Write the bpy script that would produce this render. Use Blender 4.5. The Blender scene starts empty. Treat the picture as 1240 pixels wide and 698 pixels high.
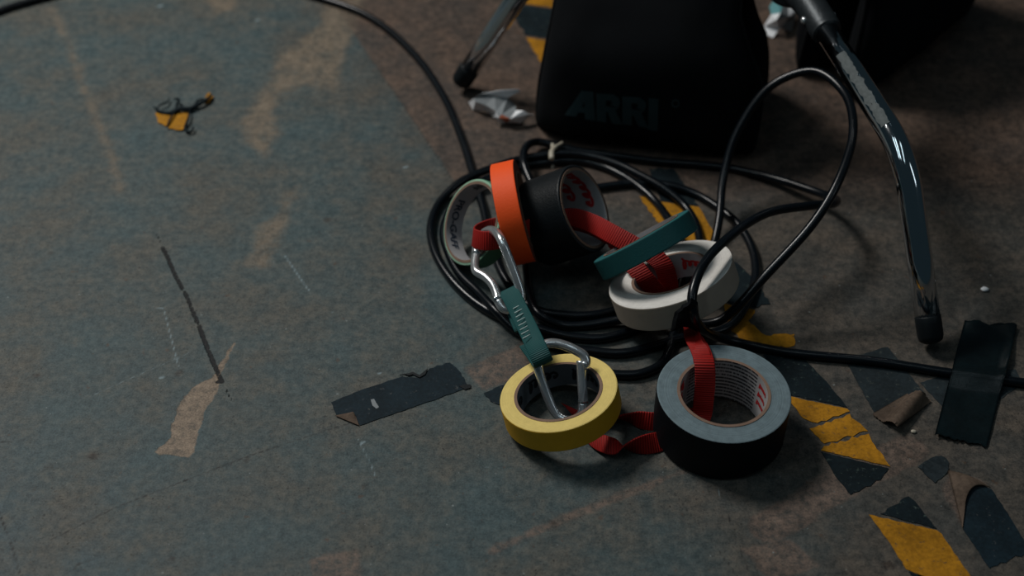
import bpy, bmesh, math, random
import numpy as np
from math import sin, cos, radians, pi, hypot, sqrt, atan2
from mathutils import Vector, Matrix, noise
from mathutils.bvhtree import BVHTree

random.seed(7)
scene = bpy.context.scene
COL = scene.collection

# ------------------------------------------------------------------ camera
CAM_H, PITCH, LENS = 0.99, radians(43.0), 50.0
cam_d = bpy.data.cameras.new('camera'); cam = bpy.data.objects.new('camera', cam_d)
COL.objects.link(cam)
cam.location = (0, 0, CAM_H); cam.rotation_euler = (radians(90) - PITCH, 0, 0)
cam_d.lens = LENS; cam_d.sensor_width = 36; cam_d.clip_start = .01
cam_d.dof.use_dof = True; cam_d.dof.focus_distance = 1.31; cam_d.dof.aperture_fstop = 3.2
scene.camera = cam

# ------------------------------------------------------------------ world, lights, exposure
world = bpy.data.worlds.new('world'); scene.world = world; world.use_nodes = True
bg = world.node_tree.nodes['Background']
bg.inputs[0].default_value = (.045, .080, .100, 1); bg.inputs[1].default_value = 0.22

def area_light(name, loc, target, size, power, color):
    d = bpy.data.lights.new(name, 'AREA'); d.shape = 'RECTANGLE'; d.size = size[0]; d.size_y = size[1]
    d.energy = power; d.color = color
    o = bpy.data.objects.new(name, d); COL.objects.link(o); o.location = loc
    o.rotation_euler = (Vector(target) - Vector(loc)).to_track_quat('-Z', 'Y').to_euler()
    return o
area_light('key_lamp', (-1.30, 2.05, 2.15), (0.0, 1.10, 0), (.75, .55), 46, (1.0, .97, .93))
for tx, pw in ((-1.9, 4.6), (-1.0, 3.8), (.35, 2.0)):      # rows of ceiling tubes
    area_light('ceiling_tube', (tx, .35, 2.9), (tx + .25, .75, 0), (.14, 1.5), pw, (.74, .92, 1.0))

area_light('added_leg_streak_light', (2.3, .1, 2.1), (.3, 1.1, 0), (.30, 1.1), 2.2, (.80, .93, 1.0))  # added light without a known source, puts a streak on the chrome leg

vs = scene.view_settings
vs.view_transform = 'Standard'; vs.look = 'None'; vs.gamma = 1; vs.use_curve_mapping = False
vs.exposure = 0.0

# ------------------------------------------------------------------ pixel -> place helpers (photo is 1240 x 698)
FPX = LENS / 36 * 1240
CR = Vector((1, 0, 0)); CU = Vector((0, sin(PITCH), cos(PITCH))); CD = Vector((0, cos(PITCH), -sin(PITCH)))
CAMP = Vector((0, 0, CAM_H))
def ray(px, py):
    return CR * ((px - 620) / FPX) - CU * ((py - 349) / FPX) + CD
def un(px, py, z=0.0):
    d = ray(px, py); return CAMP + d * ((z - CAM_H) / d.z)

# ------------------------------------------------------------------ node helpers
class Mat:
    def __init__(s, name):
        s.m = bpy.data.materials.new(name); s.m.use_nodes = True
        s.t = s.m.node_tree; s.b = s.t.nodes['Principled BSDF']
    def n(s, typ, **kw):
        nd = s.t.nodes.new(typ)
        for k, v in kw.items(): setattr(nd, k, v)
        return nd
    def l(s, a, b): s.t.links.new(a, b)
    def put(s, sock, v):
        if hasattr(v, 'is_output') or hasattr(v, 'links') and not isinstance(v, (int, float, tuple)): s.l(v, sock)
        else:
            if isinstance(v, (tuple, list)) and len(v) == 3 and len(sock.default_value) == 4: v = (*v, 1)
            sock.default_value = v
    def math(s, op, a, b=0.0, c=None, clamp=False):
        nd = s.n('ShaderNodeMath', operation=op, use_clamp=clamp)
        s.put(nd.inputs[0], a); s.put(nd.inputs[1], b)
        if c is not None: s.put(nd.inputs[2], c)
        return nd.outputs[0]
    def mix(s, f, a, b):
        nd = s.n('ShaderNodeMix', data_type='RGBA')
        s.put(nd.inputs[0], f); s.put(nd.inputs[6], a); s.put(nd.inputs[7], b)
        return nd.outputs[2]
    def ss(s, x, lo, hi):                      # smoothstep map to 0..1
        nd = s.n('ShaderNodeMapRange', interpolation_type='SMOOTHSTEP')
        s.put(nd.inputs[0], x); nd.inputs[1].default_value = lo; nd.inputs[2].default_value = hi
        return nd.outputs[0]
    def coord(s, what='Object'):
        return s.n('ShaderNodeTexCoord').outputs[what]
    def noise(s, vec, scale, detail=4, rough=.55, color=False):
        nd = s.n('ShaderNodeTexNoise'); s.l(vec, nd.inputs['Vector'])
        nd.inputs['Scale'].default_value = scale; nd.inputs['Detail'].default_value = detail
        nd.inputs['Roughness'].default_value = rough
        return nd.outputs['Color' if color else 'Fac']
    def attr(s, name):
        return s.n('ShaderNodeAttribute', attribute_name=name).outputs['Fac']
    def bump(s, h, strength=.3, dist=.001):
        nd = s.n('ShaderNodeBump'); s.l(h, nd.inputs['Height'])
        nd.inputs['Strength'].default_value = strength; nd.inputs['Distance'].default_value = dist
        s.l(nd.outputs[0], s.b.inputs['Normal'])
    def set(s, color=None, rough=None, metal=None, spec=None, **kw):
        if color is not None: s.put(s.b.inputs['Base Color'], color)
        if rough is not None: s.put(s.b.inputs['Roughness'], rough)
        if metal is not None: s.put(s.b.inputs['Metallic'], metal)
        if spec is not None: s.put(s.b.inputs['Specular IOR Level'], spec)
        for k, v in kw.items(): s.put(s.b.inputs[k], v)
        return s

def simple(name, color, rough=.5, metal=0, spec=.5, var=.15, scale=60, bump=0, bscale=300):
    m = Mat(name); co = m.coord()
    f = m.noise(co, scale)
    dark = tuple(c * (1 - var) for c in color); lite = tuple(min(1, c * (1 + var)) for c in color)
    m.set(m.mix(f, dark, lite), rough, metal, spec)
    if bump: m.bump(m.noise(co, bscale, 3), bump, .001)
    return m.m

def mat_face(name, color, var=.25):            # wound side of a roll: fine rings around local Z
    m = Mat(name); co = m.coord()
    sep = m.n('ShaderNodeSeparateXYZ'); m.l(co, sep.inputs[0])
    r = m.math('SQRT', m.math('ADD', m.math('MULTIPLY', sep.outputs[0], sep.outputs[0]), m.math('MULTIPLY', sep.outputs[1], sep.outputs[1])))
    cb = m.n('ShaderNodeCombineXYZ'); m.l(m.math('MULTIPLY', r, 900), cb.inputs[0])
    rn = m.noise(cb.outputs[0], 1.0, 3, .6)
    f2 = m.noise(co, 120, 5, .7)
    f = m.math('ADD', m.math('MULTIPLY', rn, .6), m.math('MULTIPLY', f2, .4))
    f = m.ss(f, .3, .7)
    m.set(m.mix(f, tuple(c * (1 - var) for c in color), tuple(c * (1 + var) for c in color)), .75, 0, .25)
    m.bump(f, .35, .0006)
    return m.m

def mat_print(name, paper, ink, rows, lo, hi, a0, a1, thr=.5):   # small unreadable print on a paper core
    m = Mat(name); co = m.coord()
    sep = m.n('ShaderNodeSeparateXYZ'); m.l(co, sep.inputs[0])
    ang = m.math('ARCTAN2', sep.outputs[1], sep.outputs[0])
    row = m.math('MULTIPLY', sep.outputs[2], rows)
    fr = m.math('FRACT', row)
    cb = m.n('ShaderNodeCombineXYZ'); m.l(m.math('MULTIPLY', ang, 42), cb.inputs[0]); m.l(m.math('MULTIPLY', m.math('FLOOR', row), 7.3), cb.inputs[1])
    ch = m.noise(cb.outputs[0], 1.0, 2, .6)
    on = m.math('MULTIPLY', m.math('GREATER_THAN', ch, thr), m.math('MULTIPLY', m.math('GREATER_THAN', fr, lo), m.math('LESS_THAN', fr, hi)))
    on = m.math('MULTIPLY', on, m.math('MULTIPLY', m.math('GREATER_THAN', ang, a0), m.math('LESS_THAN', ang, a1)))
    pf = m.noise(co, 40)
    m.set(m.mix(on, m.mix(pf, tuple(c * .8 for c in paper), paper), ink), .55, 0, .35)
    return m.m

def mat_web(name, color, pitch=.0024, stripes=1.0):
    m = Mat(name)
    uv = m.n('ShaderNodeUVMap').outputs[0]
    sep = m.n('ShaderNodeSeparateXYZ'); m.l(uv, sep.inputs[0])
    w = m.math('ADD', m.math('MULTIPLY', m.math('SINE', m.math('MULTIPLY', sep.outputs[0], 2 * pi / pitch)), .5), .5)
    f = m.noise(m.coord(), 90)
    c = m.mix(m.math('MULTIPLY', w, stripes), tuple(x * .55 for x in color), color)
    c2 = m.mix(m.math('MULTIPLY', f, .35), c, tuple(x * .6 for x in color))
    m.set(c2, .6, 0, .3); m.bump(w, .6, .0008)
    return m.m

def mat_tape(name, color, under, wear=.62, rough=.65, spec=.14):
    m = Mat(name); co = m.n('ShaderNodeNewGeometry').outputs['Position']
    f = m.ss(m.math('ADD', m.math('MULTIPLY', m.noise(co, 30, 4), .5), m.math('MULTIPLY', m.noise(co, 260, 5, .7), .5)), .34, .66); g = m.noise(co, 160, 6, .75)
    c = m.mix(f, tuple(x * .62 for x in color), tuple(x * 1.3 for x in color))
    c = m.mix(m.math('MULTIPLY', m.ss(g, wear, wear + .08), .8), c, under)
    m.set(c, rough, 0, spec); m.bump(m.noise(co, 350, 3), .25, .0005)
    return m.m

# materials
M = {}
M['chrome'] = None
m = Mat('chrome'); f = m.noise(m.coord(), 35, 5, .7)
m.set((.60, .62, .64), m.math('ADD', m.math('MULTIPLY', f, .12), .03), 1.0); M['chrome'] = m.m
m = Mat('aluminium'); f = m.noise(m.coord(), 200, 3)
m.set((.70, .72, .73), m.math('ADD', m.math('MULTIPLY', f, .06), .22), .85); M['alu'] = m.m
M['cast'] = simple('cast_metal', (.030, .036, .040), .42, .5, .5, .3, 120, .3)
M['rubber'] = simple('black_rubber', (.005, .008, .010), .5, 0, .25, .3, 80)
M['cable'] = simple('cable_sheath', (.0028, .0048, .0070), .27, 0, .32, .25, 60)
m = Mat('bag_fabric'); co = m.coord(); f = m.noise(co, 18, 4)
m.set(m.mix(f, (.0022, .0028, .0036), (.0048, .006, .0075)), .85, 0, .12); m.bump(m.noise(co, 900, 2), .3, .0006); M['bag'] = m.m
M['bagtrim'] = simple('bag_binding', (.004, .005, .006), .7, 0, .2)
M['logo'] = simple('bag_print', (.018, .040, .045), .75, 0, .2, .3, 60)
M['bk_out'] = simple('black_tape_back', (.0028, .0050, .0065), .46, 0, .28, .35, 90, .3, 500)
M['bk_face'] = mat_face('black_tape_edge', (.014, .020, .024))
M['gy_face'] = mat_face('grey_tape_edge', (.135, .185, .205), .32)
M['gy_out'] = simple('grey_roll_tape_back', (.0025, .0042, .0060), .55, 0, .16, .3, 90, .25, 500)
M['ye_out'] = simple('yellow_tape_back', (.68, .365, .018), .6, 0, .3, .12, 70, .2, 500)
M['ye_face'] = mat_face('yellow_tape_edge', (.76, .585, .19), .14)
M['wh_out'] = simple('white_tape_back', (.38, .325, .265), .65, 0, .25, .15, 60, .2, 500)
M['wh_face'] = mat_face('white_tape_edge', (.66, .64, .60), .16)
M['te_out'] = simple('teal_tape_back', (.006, .066, .070), .55, 0, .35, .15, 60, .2, 500)
M['te_face'] = mat_face('teal_tape_edge', (.018, .115, .12), .2)
M['or_out'] = simple('orange_tape_back', (.95, .098, .012), .6, 0, .3, .06, 50, .2, 500)
M['or_face'] = mat_face('orange_tape_edge', (.16, .05, .035), .2)
M['mi_out'] = simple('mint_tape_back', (.10, .27, .17), .55, 0, .35, .12, 60)
M['mi_face'] = mat_face('mint_tape_edge', (.30, .50, .36), .12)
M['card'] = simple('core_cardboard', (.20, .13, .095), .8, 0, .2, .25, 90)
M['core_gy'] = mat_print('core_print_fine', (.40, .39, .39), (.035, .035, .04), 230, .22, .72, .55, 2.35, .42)
M['core_pl'] = simple('core_paper_white', (.36, .36, .37), .6, 0, .3, .2, 40)
M['core_dk'] = simple('core_paper_grey', (.13, .15, .17), .55, 0, .35, .3, 40)
M['ink_red'] = simple('red_print', (.40, .018, .02), .6, 0, .3, .2, 80)
M['ink_black'] = simple('black_print', (.012, .014, .018), .6, 0, .3)
M['ink_blue'] = simple('blue_black_print', (.018, .035, .06), .6, 0, .3)
M['red_web'] = mat_web('red_webbing', (.40, .010, .006))
M['teal_web'] = mat_web('teal_webbing', (.008, .105, .105), .0016, .5)
M['stitch'] = simple('pale_stitching', (.42, .52, .50), .7, 0, .2)
M['hz_y'] = mat_tape('hazard_yellow', (.37, .165, .010), (.09, .06, .035), .57)
M['hz_k'] = mat_tape('hazard_black', (.006, .0125, .016), (.06, .085, .075), .58)
M['old'] = mat_tape('worn_grey_tape', (.018, .026, .030), (.07, .08, .07), .58)
M['old_b'] = mat_tape('worn_blue_black_tape', (.008, .018, .025), (.08, .085, .085), .60)
M['adh'] = mat_tape('tape_adhesive_side', (.105, .075, .055), (.05, .04, .035), .6, .8, .15)
M['gaff'] = mat_tape('black_floor_tape', (.0025, .0070, .0085), (.006, .016, .018), .66, .36, .45)
M['paper'] = simple('crumpled_paper', (.84, .86, .88), .6, 0, .3, .10, 40)
M['paper_g'] = simple('crumpled_paper_inside', (.20, .22, .23), .6, 0, .3, .2, 40)
M['paper_t'] = simple('pale_teal_paper', (.12, .30, .32), .6, 0, .3, .2, 40)
M['paper_o'] = simple('orange_paper_mark', (.50, .14, .07), .6)
M['tie'] = simple('ivory_plastic', (.42, .38, .30), .45, 0, .4, .1, 100)
M['velcro'] = simple('black_cloth_tape', (.004, .005, .006), .85, 0, .1, .3, 200, .5, 400)
m = Mat('grey_tape_residue'); co = m.coord(); f = m.noise(co, 240, 4, .7)
m.set(m.mix(f, (.04, .05, .05), (.17, .19, .19)), .75, 0, .2); m.l(m.ss(m.noise(co, 130, 5, .75), .28, .34), m.b.inputs['Alpha']); M['resid'] = m.m

# ------------------------------------------------------------------ object helpers
def tag(o, label=None, cat=None, group=None, kind=None):
    if label: o['label'] = label
    if cat: o['category'] = cat
    if group: o['group'] = group
    if kind: o['kind'] = kind
    return o
def empty(name, loc, label, cat, group=None):
    o = bpy.data.objects.new(name, None); COL.objects.link(o); o.location = loc; o.empty_display_size = .02
    return tag(o, label, cat, group)
def mesh(name, verts, faces, mats, parent=None, mi=None, smooth=True, uvs=None, mtx=None):
    me = bpy.data.meshes.new(name)
    me.from_pydata([tuple(v) for v in verts], [], faces)
    for mm in (mats if isinstance(mats, (list, tuple)) else [mats]): me.materials.append(mm)
    if mi is not None: me.polygons.foreach_set('material_index', mi)
    me.polygons.foreach_set('use_smooth', [smooth] * len(me.polygons))
    if uvs is not None:
        ul = me.uv_layers.new(name='UVMap')
        for lp in me.loops: ul.data[lp.index].uv = uvs[lp.vertex_index]
    me.validate(); me.update()
    o = bpy.data.objects.new(name, me); COL.objects.link(o)
    place(o, parent, mtx)
    return o
def place(o, parent, mtx=None):                # geometry given in world space unless mtx says otherwise
    if parent is not None:
        o.parent = parent
        w = parent_world(parent).inverted() @ (mtx if mtx is not None else Matrix.Identity(4))
        o.matrix_local = w
    elif mtx is not None: o.matrix_world = mtx
def parent_world(o):
    w = Matrix.LocRotScale(o.location, o.rotation_euler, o.scale)
    return parent_world(o.parent) @ w if o.parent else w
def sharp(o, ang=35):
    me = o.data
    bm = bmesh.new(); bm.from_mesh(me)
    for e in bm.edges:
        if len(e.link_faces) == 2 and e.calc_face_angle(0) > radians(ang): e.smooth = False
    bm.to_mesh(me); bm.free()

def crom(pts, n=10, closed=False):
    P = [np.array(p, float) for p in pts]; out = []
    N = len(P)
    rng = range(N if closed else N - 1)
    for i in rng:
        if closed: a, b, c, d = P[(i - 1) % N], P[i], P[(i + 1) % N], P[(i + 2) % N]
        else: a, b, c, d = P[max(i - 1, 0)], P[i], P[i + 1], P[min(i + 2, N - 1)]
        if not closed and i == 0: a = 2 * b - c
        if not closed and i == N - 2: d = 2 * c - b
        # centripetal parametrisation keeps tight bends clean
        t0 = 0; e = .5
        t1 = t0 + max(np.linalg.norm((b - a)[:3]), 1e-6) ** e; t2 = t1 + max(np.linalg.norm((c - b)[:3]), 1e-6) ** e; t3 = t2 + max(np.linalg.norm((d - c)[:3]), 1e-6) ** e
        for k in range(n):
            t = t1 + (t2 - t1) * k / n
            A1 = (t1 - t) / (t1 - t0) * a + (t - t0) / (t1 - t0) * b
            A2 = (t2 - t) / (t2 - t1) * b + (t - t1) / (t2 - t1) * c
            A3 = (t3 - t) / (t3 - t2) * c + (t - t2) / (t3 - t2) * d
            B1 = (t2 - t) / (t2 - t0) * A1 + (t - t0) / (t2 - t0) * A2
            B2 = (t3 - t) / (t3 - t1) * A2 + (t - t1) / (t3 - t1) * A3
            out.append((t2 - t) / (t2 - t1) * B1 + (t - t1) / (t2 - t1) * B2)
    if not closed: out.append(P[-1])
    return out
def tube(pts, rad, seg=10, closed=False, caps=True):
    """pts: list of Vector; rad: float or list.  returns verts, faces"""
    n = len(pts); pts = [Vector(p) for p in pts]
    V = []; Fc = []
    tang = []
    for i in range(n):
        a = pts[(i - 1) % n] if closed or i > 0 else pts[i]
        b = pts[(i + 1) % n] if closed or i < n - 1 else pts[i]
        tang.append((b - a).normalized())
    nv = tang[0].orthogonal().normalized()
    frames = []
    for i in range(n):
        nv = (nv - tang[i] * nv.dot(tang[i]))
        nv = nv.normalized() if nv.length > 1e-9 else tang[i].orthogonal().normalized()
        frames.append(nv.copy())
    tw = 0
    if closed:
        e = (frames[-1] - tang[0] * frames[-1].dot(tang[0])).normalized()
        tw = atan2(tang[0].dot(frames[0].cross(e)), frames[0].dot(e))
    for i in range(n):
        r = rad[i] if isinstance(rad, (list, tuple)) else rad
        bn = tang[i].cross(frames[i])
        for k in range(seg):
            a = 2 * pi * k / seg - tw * i / n
            V.append(pts[i] + frames[i] * (r * cos(a)) + bn * (r * sin(a)))
    for i in range(n if closed else n - 1):
        j = (i + 1) % n
        for k in range(seg):
            Fc.append((i * seg + k, i * seg + (k + 1) % seg, j * seg + (k + 1) % seg, j * seg + k))
    if caps and not closed:
        Fc.append(tuple(range(seg - 1, -1, -1))); Fc.append(tuple((n - 1) * seg + k for k in range(seg)))
    return V, Fc
def ribbon(cs, ws, th, uv0=0.0):
    """flat strip: cs centres, ws full width vectors; returns verts, faces, uvs"""
    V = []; Fc = []; UV = []; L = uv0; n = len(cs)
    for i in range(n):
        t = (Vector(cs[min(i + 1, n - 1)]) - Vector(cs[max(i - 1, 0)])).normalized()
        if i: L += (Vector(cs[i]) - Vector(cs[i - 1])).length
        w = Vector(ws[i]); nn = t.cross(w)
        nn = nn.normalized() if nn.length > 1e-9 else Vector((0, 0, 1))
        c = Vector(cs[i])
        for a, b in ((-.5, .35), (-.46, .5), (.46, .5), (.5, .35), (.5, -.35), (.46, -.5), (-.46, -.5), (-.5, -.35)):
            V.append(c + w * a + nn * (th * b)); UV.append((L, a))
    for i in range(n - 1):
        for k in range(8):
            Fc.append((i * 8 + k, i * 8 + (k + 1) % 8, (i + 1) * 8 + (k + 1) % 8, (i + 1) * 8 + k))
    Fc.append(tuple(range(7, -1, -1))); Fc.append(tuple((n - 1) * 8 + k for k in range(8)))
    return V, Fc, UV

# ------------------------------------------------------------------ floor (paint wear is stored as distance fields on the slab)
DX0, DX1, DY0, DY1, ST = -.78, .80, .60, 1.78, .003
xs = np.concatenate([np.linspace(-3, DX0, 24)[:-1], np.arange(DX0, DX1, ST), np.linspace(DX1, 3, 24)])
ys = np.concatenate([np.linspace(-.6, DY0, 14)[:-1], np.arange(DY0, DY1, ST), np.linspace(DY1, 4.5, 28)])
GX, GY = np.meshgrid(xs, ys)
nx, ny = len(xs), len(ys)
def fl(poly): return np.array([un(x, y, 0)[:2] for x, y in poly])
def seg_dist(A, B, X, Y):
    d = B - A; t = np.clip(((X - A[0]) * d[0] + (Y - A[1]) * d[1]) / max(d @ d, 1e-12), 0, 1)
    return np.hypot(X - A[0] - t * d[0], Y - A[1] - t * d[1])
def win(P, mgn):
    i0, i1 = np.searchsorted(xs, [P[:, 0].min() - mgn, P[:, 0].max() + mgn]); j0, j1 = np.searchsorted(ys, [P[:, 1].min() - mgn, P[:, 1].max() + mgn])
    return slice(j0, j1 + 1), slice(i0, i1 + 1)
def poly_sdf(field, poly, mgn=.06, off=0.0):   # negative inside
    P = fl(poly); w = win(P, mgn); X, Y = GX[w], GY[w]
    d = np.full(X.shape, 9.); ins = np.zeros(X.shape, bool)
    for k in range(len(P)):
        A, B = P[k], P[(k + 1) % len(P)]
        d = np.minimum(d, seg_dist(A, B, X, Y))
        c = ((A[1] > Y) != (B[1] > Y)) & (X < (B[0] - A[0]) * (Y - A[1]) / (B[1] - A[1] + 1e-12) + A[0]); ins ^= c
    field[w] = np.minimum(field[w], np.where(ins, -d, d) + off)
def line_sdf(field, pts, width, mgn=.04):      # width in metres, may be list
    P = fl(pts); w = win(P, mgn); X, Y = GX[w], GY[w]
    for k in range(len(P) - 1):
        wd = width if not isinstance(width, list) else width[k]
        field[w] = np.minimum(field[w], seg_dist(P[k], P[k + 1], X, Y) - wd / 2)
def newf(): return np.full(GX.shape, .06)
tan_, soft, crack, hair, scr, spot, resid = (newf() for _ in range(7))
poly_sdf(tan_, [(285, 414), (271, 446), (264, 472), (247, 500), (237, 540), (229, 554), (189, 548), (206, 530), (214, 497), (232, 470), (256, 458), (274, 430)])
poly_sdf(soft, [(448, -20), (424, 55), (406, 112), (372, 104), (346, 112), (332, 132), (340, 162), (322, 193), (300, 176), (291, 145), (312, 118), (335, 70), (385, 30), (400, -20)])
poly_sdf(soft, [(298, 320), (325, 328), (345, 282), (362, 224), (346, 232), (332, 262), (314, 274)])
line_sdf(soft, [(62, 10), (82, 50), (96, 95), (115, 140), (135, 185), (146, 230)], .010)
poly_sdf(soft, [(240, -10), (262, 18), (284, 13), (295, -10)])
poly_sdf(resid, [(368, 676), (400, 664), (438, 660), (446, 715), (372, 715)], off=.004)
line_sdf(resid, [(596, 668), (690, 626), (800, 582)], .009)
line_sdf(resid, [(800, 582), (900, 545)], .004)
poly_sdf(resid, [(560, 446), (622, 420), (660, 402), (665, 440), (610, 466), (588, 472), (566, 455)])
line_sdf(resid, [(930, 640), (1010, 590), (1100, 545)], .034)
poly_sdf(resid, [(1150, 570), (1196, 585), (1168, 640), (1155, 625), (1140, 590)])
poly_sdf(resid, [(880, 660), (960, 640), (1010, 690), (930, 720)], off=.008)
line_sdf(crack, [(190, 284), (195, 294)], .0016)
line_sdf(crack, [(197, 300), (203, 312), (212, 333), (221, 350)], .0040)
line_sdf(crack, [(224, 354), (234, 378), (239, 391)], .0036)
line_sdf(crack, [(241, 395), (252, 424), (262, 448), (269, 463), (264, 463)], .0042)
line_sdf(crack, [(274, 472), (277, 479), (282, 486)], .0018)
line_sdf(hair, [(60, 655), (140, 615), (300, 553), (400, 520), (440, 508)], .0007)
line_sdf(hair, [(440, 60), (490, 130), (545, 214), (556, 235)], .0012)
line_sdf(hair, [(-5, 612), (12, 655), (26, 700)], .0016)
line_sdf(hair, [(0, 536), (30, 533)], .0010)
line_sdf(hair, [(790, 565), (850, 640), (905, 715)], .0006)
line_sdf(hair, [(880, 620), (905, 690)], .0006)
line_sdf(hair, [(90, 690), (94, 684), (112, 678)], .0012)
line_sdf(hair, [(1010, 230), (1130, 190)], .0008)
line_sdf(hair, [(540, -5), (572, 50)], .001)
line_sdf(scr, [(187, 372), (198, 374), (208, 412), (216, 444)], .0018)
line_sdf(scr, [(434, 532), (440, 545), (448, 560), (455, 578)], .0016)
line_sdf(scr, [(345, 310), (362, 335), (374, 352)], .0024)
line_sdf(scr, [(867, 586), (875, 610)], .0008)
line_sdf(scr, [(110, 480), (150, 462), (235, 425)], .0006)
for (x, y, r) in ((194, 8, 5), (312, 25, 4), (491, 203, 4), (308, 341, 2), (403, 379, 2), (459, 453, 3), (627, 602, 2), (590, 566, 2), (196, 458, 4), (440, 536, 3), (82, 587, 2.5), (926, 250, 2), (927, 198, 2), (258, 567, 1.5)):
    line_sdf(scr, [(x - r * .5, y), (x + r * .5, y - r * .3)], .0012 * r * .7)
for (x, y, r) in ((112, 551, 11), (397, 267, 8), (57, 566, 6), (42, 593, 3), (670, 634, 7), (216, 452, 5), (60, 306, 5), (206, 678, 4), (440, 590, 4), (650, 460, 4), (1005, 312, 5), (1075, 686, 9), (46, 455, 5), (300, 557, 4), (240, 20, 4)):
    p = fl([(x, y)])[0]; rr = r / 1290
    w = win(np.array([p]), .05); spot[w] = np.minimum(spot[w], np.hypot(GX[w] - p[0], GY[w] - p[1]) - rr * .5)
# which stretch of the slab lost its blue-grey paint: right of the board seam
edge = fl([(440, 60), (545, 214)]); e0, e1 = edge
dv = (e1 - e0) / np.linalg.norm(e1 - e0); side = (GX - e0[0]) * dv[1] - (GY - e0[1]) * dv[0]   # >0 on the right of the seam
side = -side if ((un(700, 100, 0)[0] - e0[0]) * dv[1] - (un(700, 100, 0)[1] - e0[1]) * dv[0]) < 0 else side

verts = np.zeros((nx * ny, 3)); verts[:, 0] = GX.ravel(); verts[:, 1] = GY.ravel()
ii, jj = np.meshgrid(np.arange(nx - 1), np.arange(ny - 1)); q = (jj * nx + ii).ravel()
faces = np.stack([q, q + 1, q + nx + 1, q + nx], 1)
me = bpy.data.meshes.new('floor')
me.vertices.add(len(verts)); me.vertices.foreach_set('co', verts.ravel())
me.loops.add(faces.size); me.loops.foreach_set('vertex_index', faces.ravel().astype(np.int32))
me.polygons.add(len(faces)); me.polygons.foreach_set('loop_start', np.arange(0, faces.size, 4, dtype=np.int32))
me.polygons.foreach_set('loop_total', np.full(len(faces), 4, dtype=np.int32))
me.update(calc_edges=True)
for nm, fld in (('tan', tan_), ('soft', soft), ('crack', crack), ('hair', hair), ('scr', scr), ('spot', spot), ('resid', resid), ('side', np.clip(side, -1, 1))):
    a = me.attributes.new(nm, 'FLOAT', 'POINT'); a.data.foreach_set('value', fld.ravel().astype(np.float32))
floor = bpy.data.objects.new('floor', me); COL.objects.link(floor); tag(floor, kind='structure')

m = Mat('floor_paint'); co = m.coord()
n_mid = m.noise(co, 11, 5, .6); n_pat = m.noise(co, 46, 5, .65); n_fine = m.noise(co, 130, 6, .7); n_grit = m.noise(co, 560, 4, .7); n_wob = m.noise(co, 60, 4, .6); n_big = m.noise(co, 2.6, 3, .5)
wob = m.math('MULTIPLY', m.math('SUBTRACT', n_wob, .5), .012)
wobf = m.math('MULTIPLY', m.math('SUBTRACT', n_fine, .5), .008)
side = m.attr('side')
# blue-grey paint, browner where rubbed
mixn = m.math('ADD', m.math('ADD', m.math('MULTIPLY', n_mid, .45), m.math('MULTIPLY', n_pat, .3)), m.math('MULTIPLY', n_fine, .25))
blotch = m.ss(mixn, .38, .64)
blue = m.ss(m.math('ADD', side, m.math('MULTIPLY', m.math('SUBTRACT', n_big, .5), .6)), -.34, -.80)
cool = m.mix(blue, (.054, .084, .090), (.042, .088, .114))
paint = m.mix(m.math('MULTIPLY', blotch, .95), cool, (.088, .082, .068))
right = m.ss(m.math('ADD', side, m.math('MULTIPLY', m.math('SUBTRACT', n_mid, .5), .22)), -.13, .18)
hard = m.ss(m.math('ADD', side, m.math('MULTIPLY', wob, .4)), -.001, .004)
sepf = m.n('ShaderNodeSeparateXYZ'); m.l(co, sepf.inputs[0])
farm = m.ss(m.math('ADD', sepf.outputs[1], wob), 1.17, 1.26)       # the boards beyond the seam end
bare = m.mix(blotch, (.050, .046, .041), (.088, .070, .055))
col = m.mix(m.math('MULTIPLY', right, .85), paint, bare)
col = m.mix(m.math('MULTIPLY', m.math('MULTIPLY', hard, farm), .75), col, m.mix(m.ss(mixn, .36, .66), (.055, .041, .034), (.115, .072, .051)))
# value grain of the worn surface
val = m.math('ADD', m.math('ADD', m.math('MULTIPLY', m.ss(n_fine, .25, .75), .5), m.math('MULTIPLY', m.ss(n_grit, .25, .75), .45)), m.math('MULTIPLY', m.ss(n_pat, .25, .75), .25))
vm = m.n('ShaderNodeMix', data_type='RGBA', blend_type='MULTIPLY'); vm.inputs[0].default_value = 1
gcol = m.n('ShaderNodeCombineColor'); gv = m.math('ADD', m.math('MULTIPLY', val, 1.45), .16)
for i_ in range(3): m.l(gv, gcol.inputs[i_])
sfm = m.math('MULTIPLY', m.ss(m.math('ADD', m.attr('soft'), m.math('MULTIPLY', m.math('ADD', wob, wobf), 1.5)), .006, -.010), m.math('ADD', m.math('MULTIPLY', m.ss(n_pat, .3, .6), .5), .38))
col = m.mix(sfm, col, (.158, .126, .092))
tw = m.ss(m.math('ADD', m.attr('tan'), m.math('MULTIPLY', m.math('ADD', wob, wobf), .75)), .0010, -.0008)
col = m.mix(m.math('MULTIPLY', tw, m.math('ADD', m.math('MULTIPLY', m.ss(n_fine, .3, .5), .35), .65)), col, m.mix(n_grit, (.165, .125, .09), (.235, .18, .133)))
rm = m.math('MULTIPLY', m.ss(m.math('ADD', m.attr('resid'), m.math('MULTIPLY', m.math('ADD', wob, wobf), 1.1)), .002, -.003), m.math('ADD', m.math('MULTIPLY', m.ss(n_fine, .35, .6), .5), .25))
col = m.mix(rm, col, m.mix(n_pat, (.10, .068, .052), (.17, .12, .095)))
col = m.mix(m.math('MULTIPLY', m.ss(m.math('ADD', m.attr('spot'), m.math('ADD', wob, wobf)), .004, -.004), .8), col, (.028, .018, .013))
m.l(col, vm.inputs[6]); m.l(gcol.outputs[0], vm.inputs[7]); col = vm.outputs[2]
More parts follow.
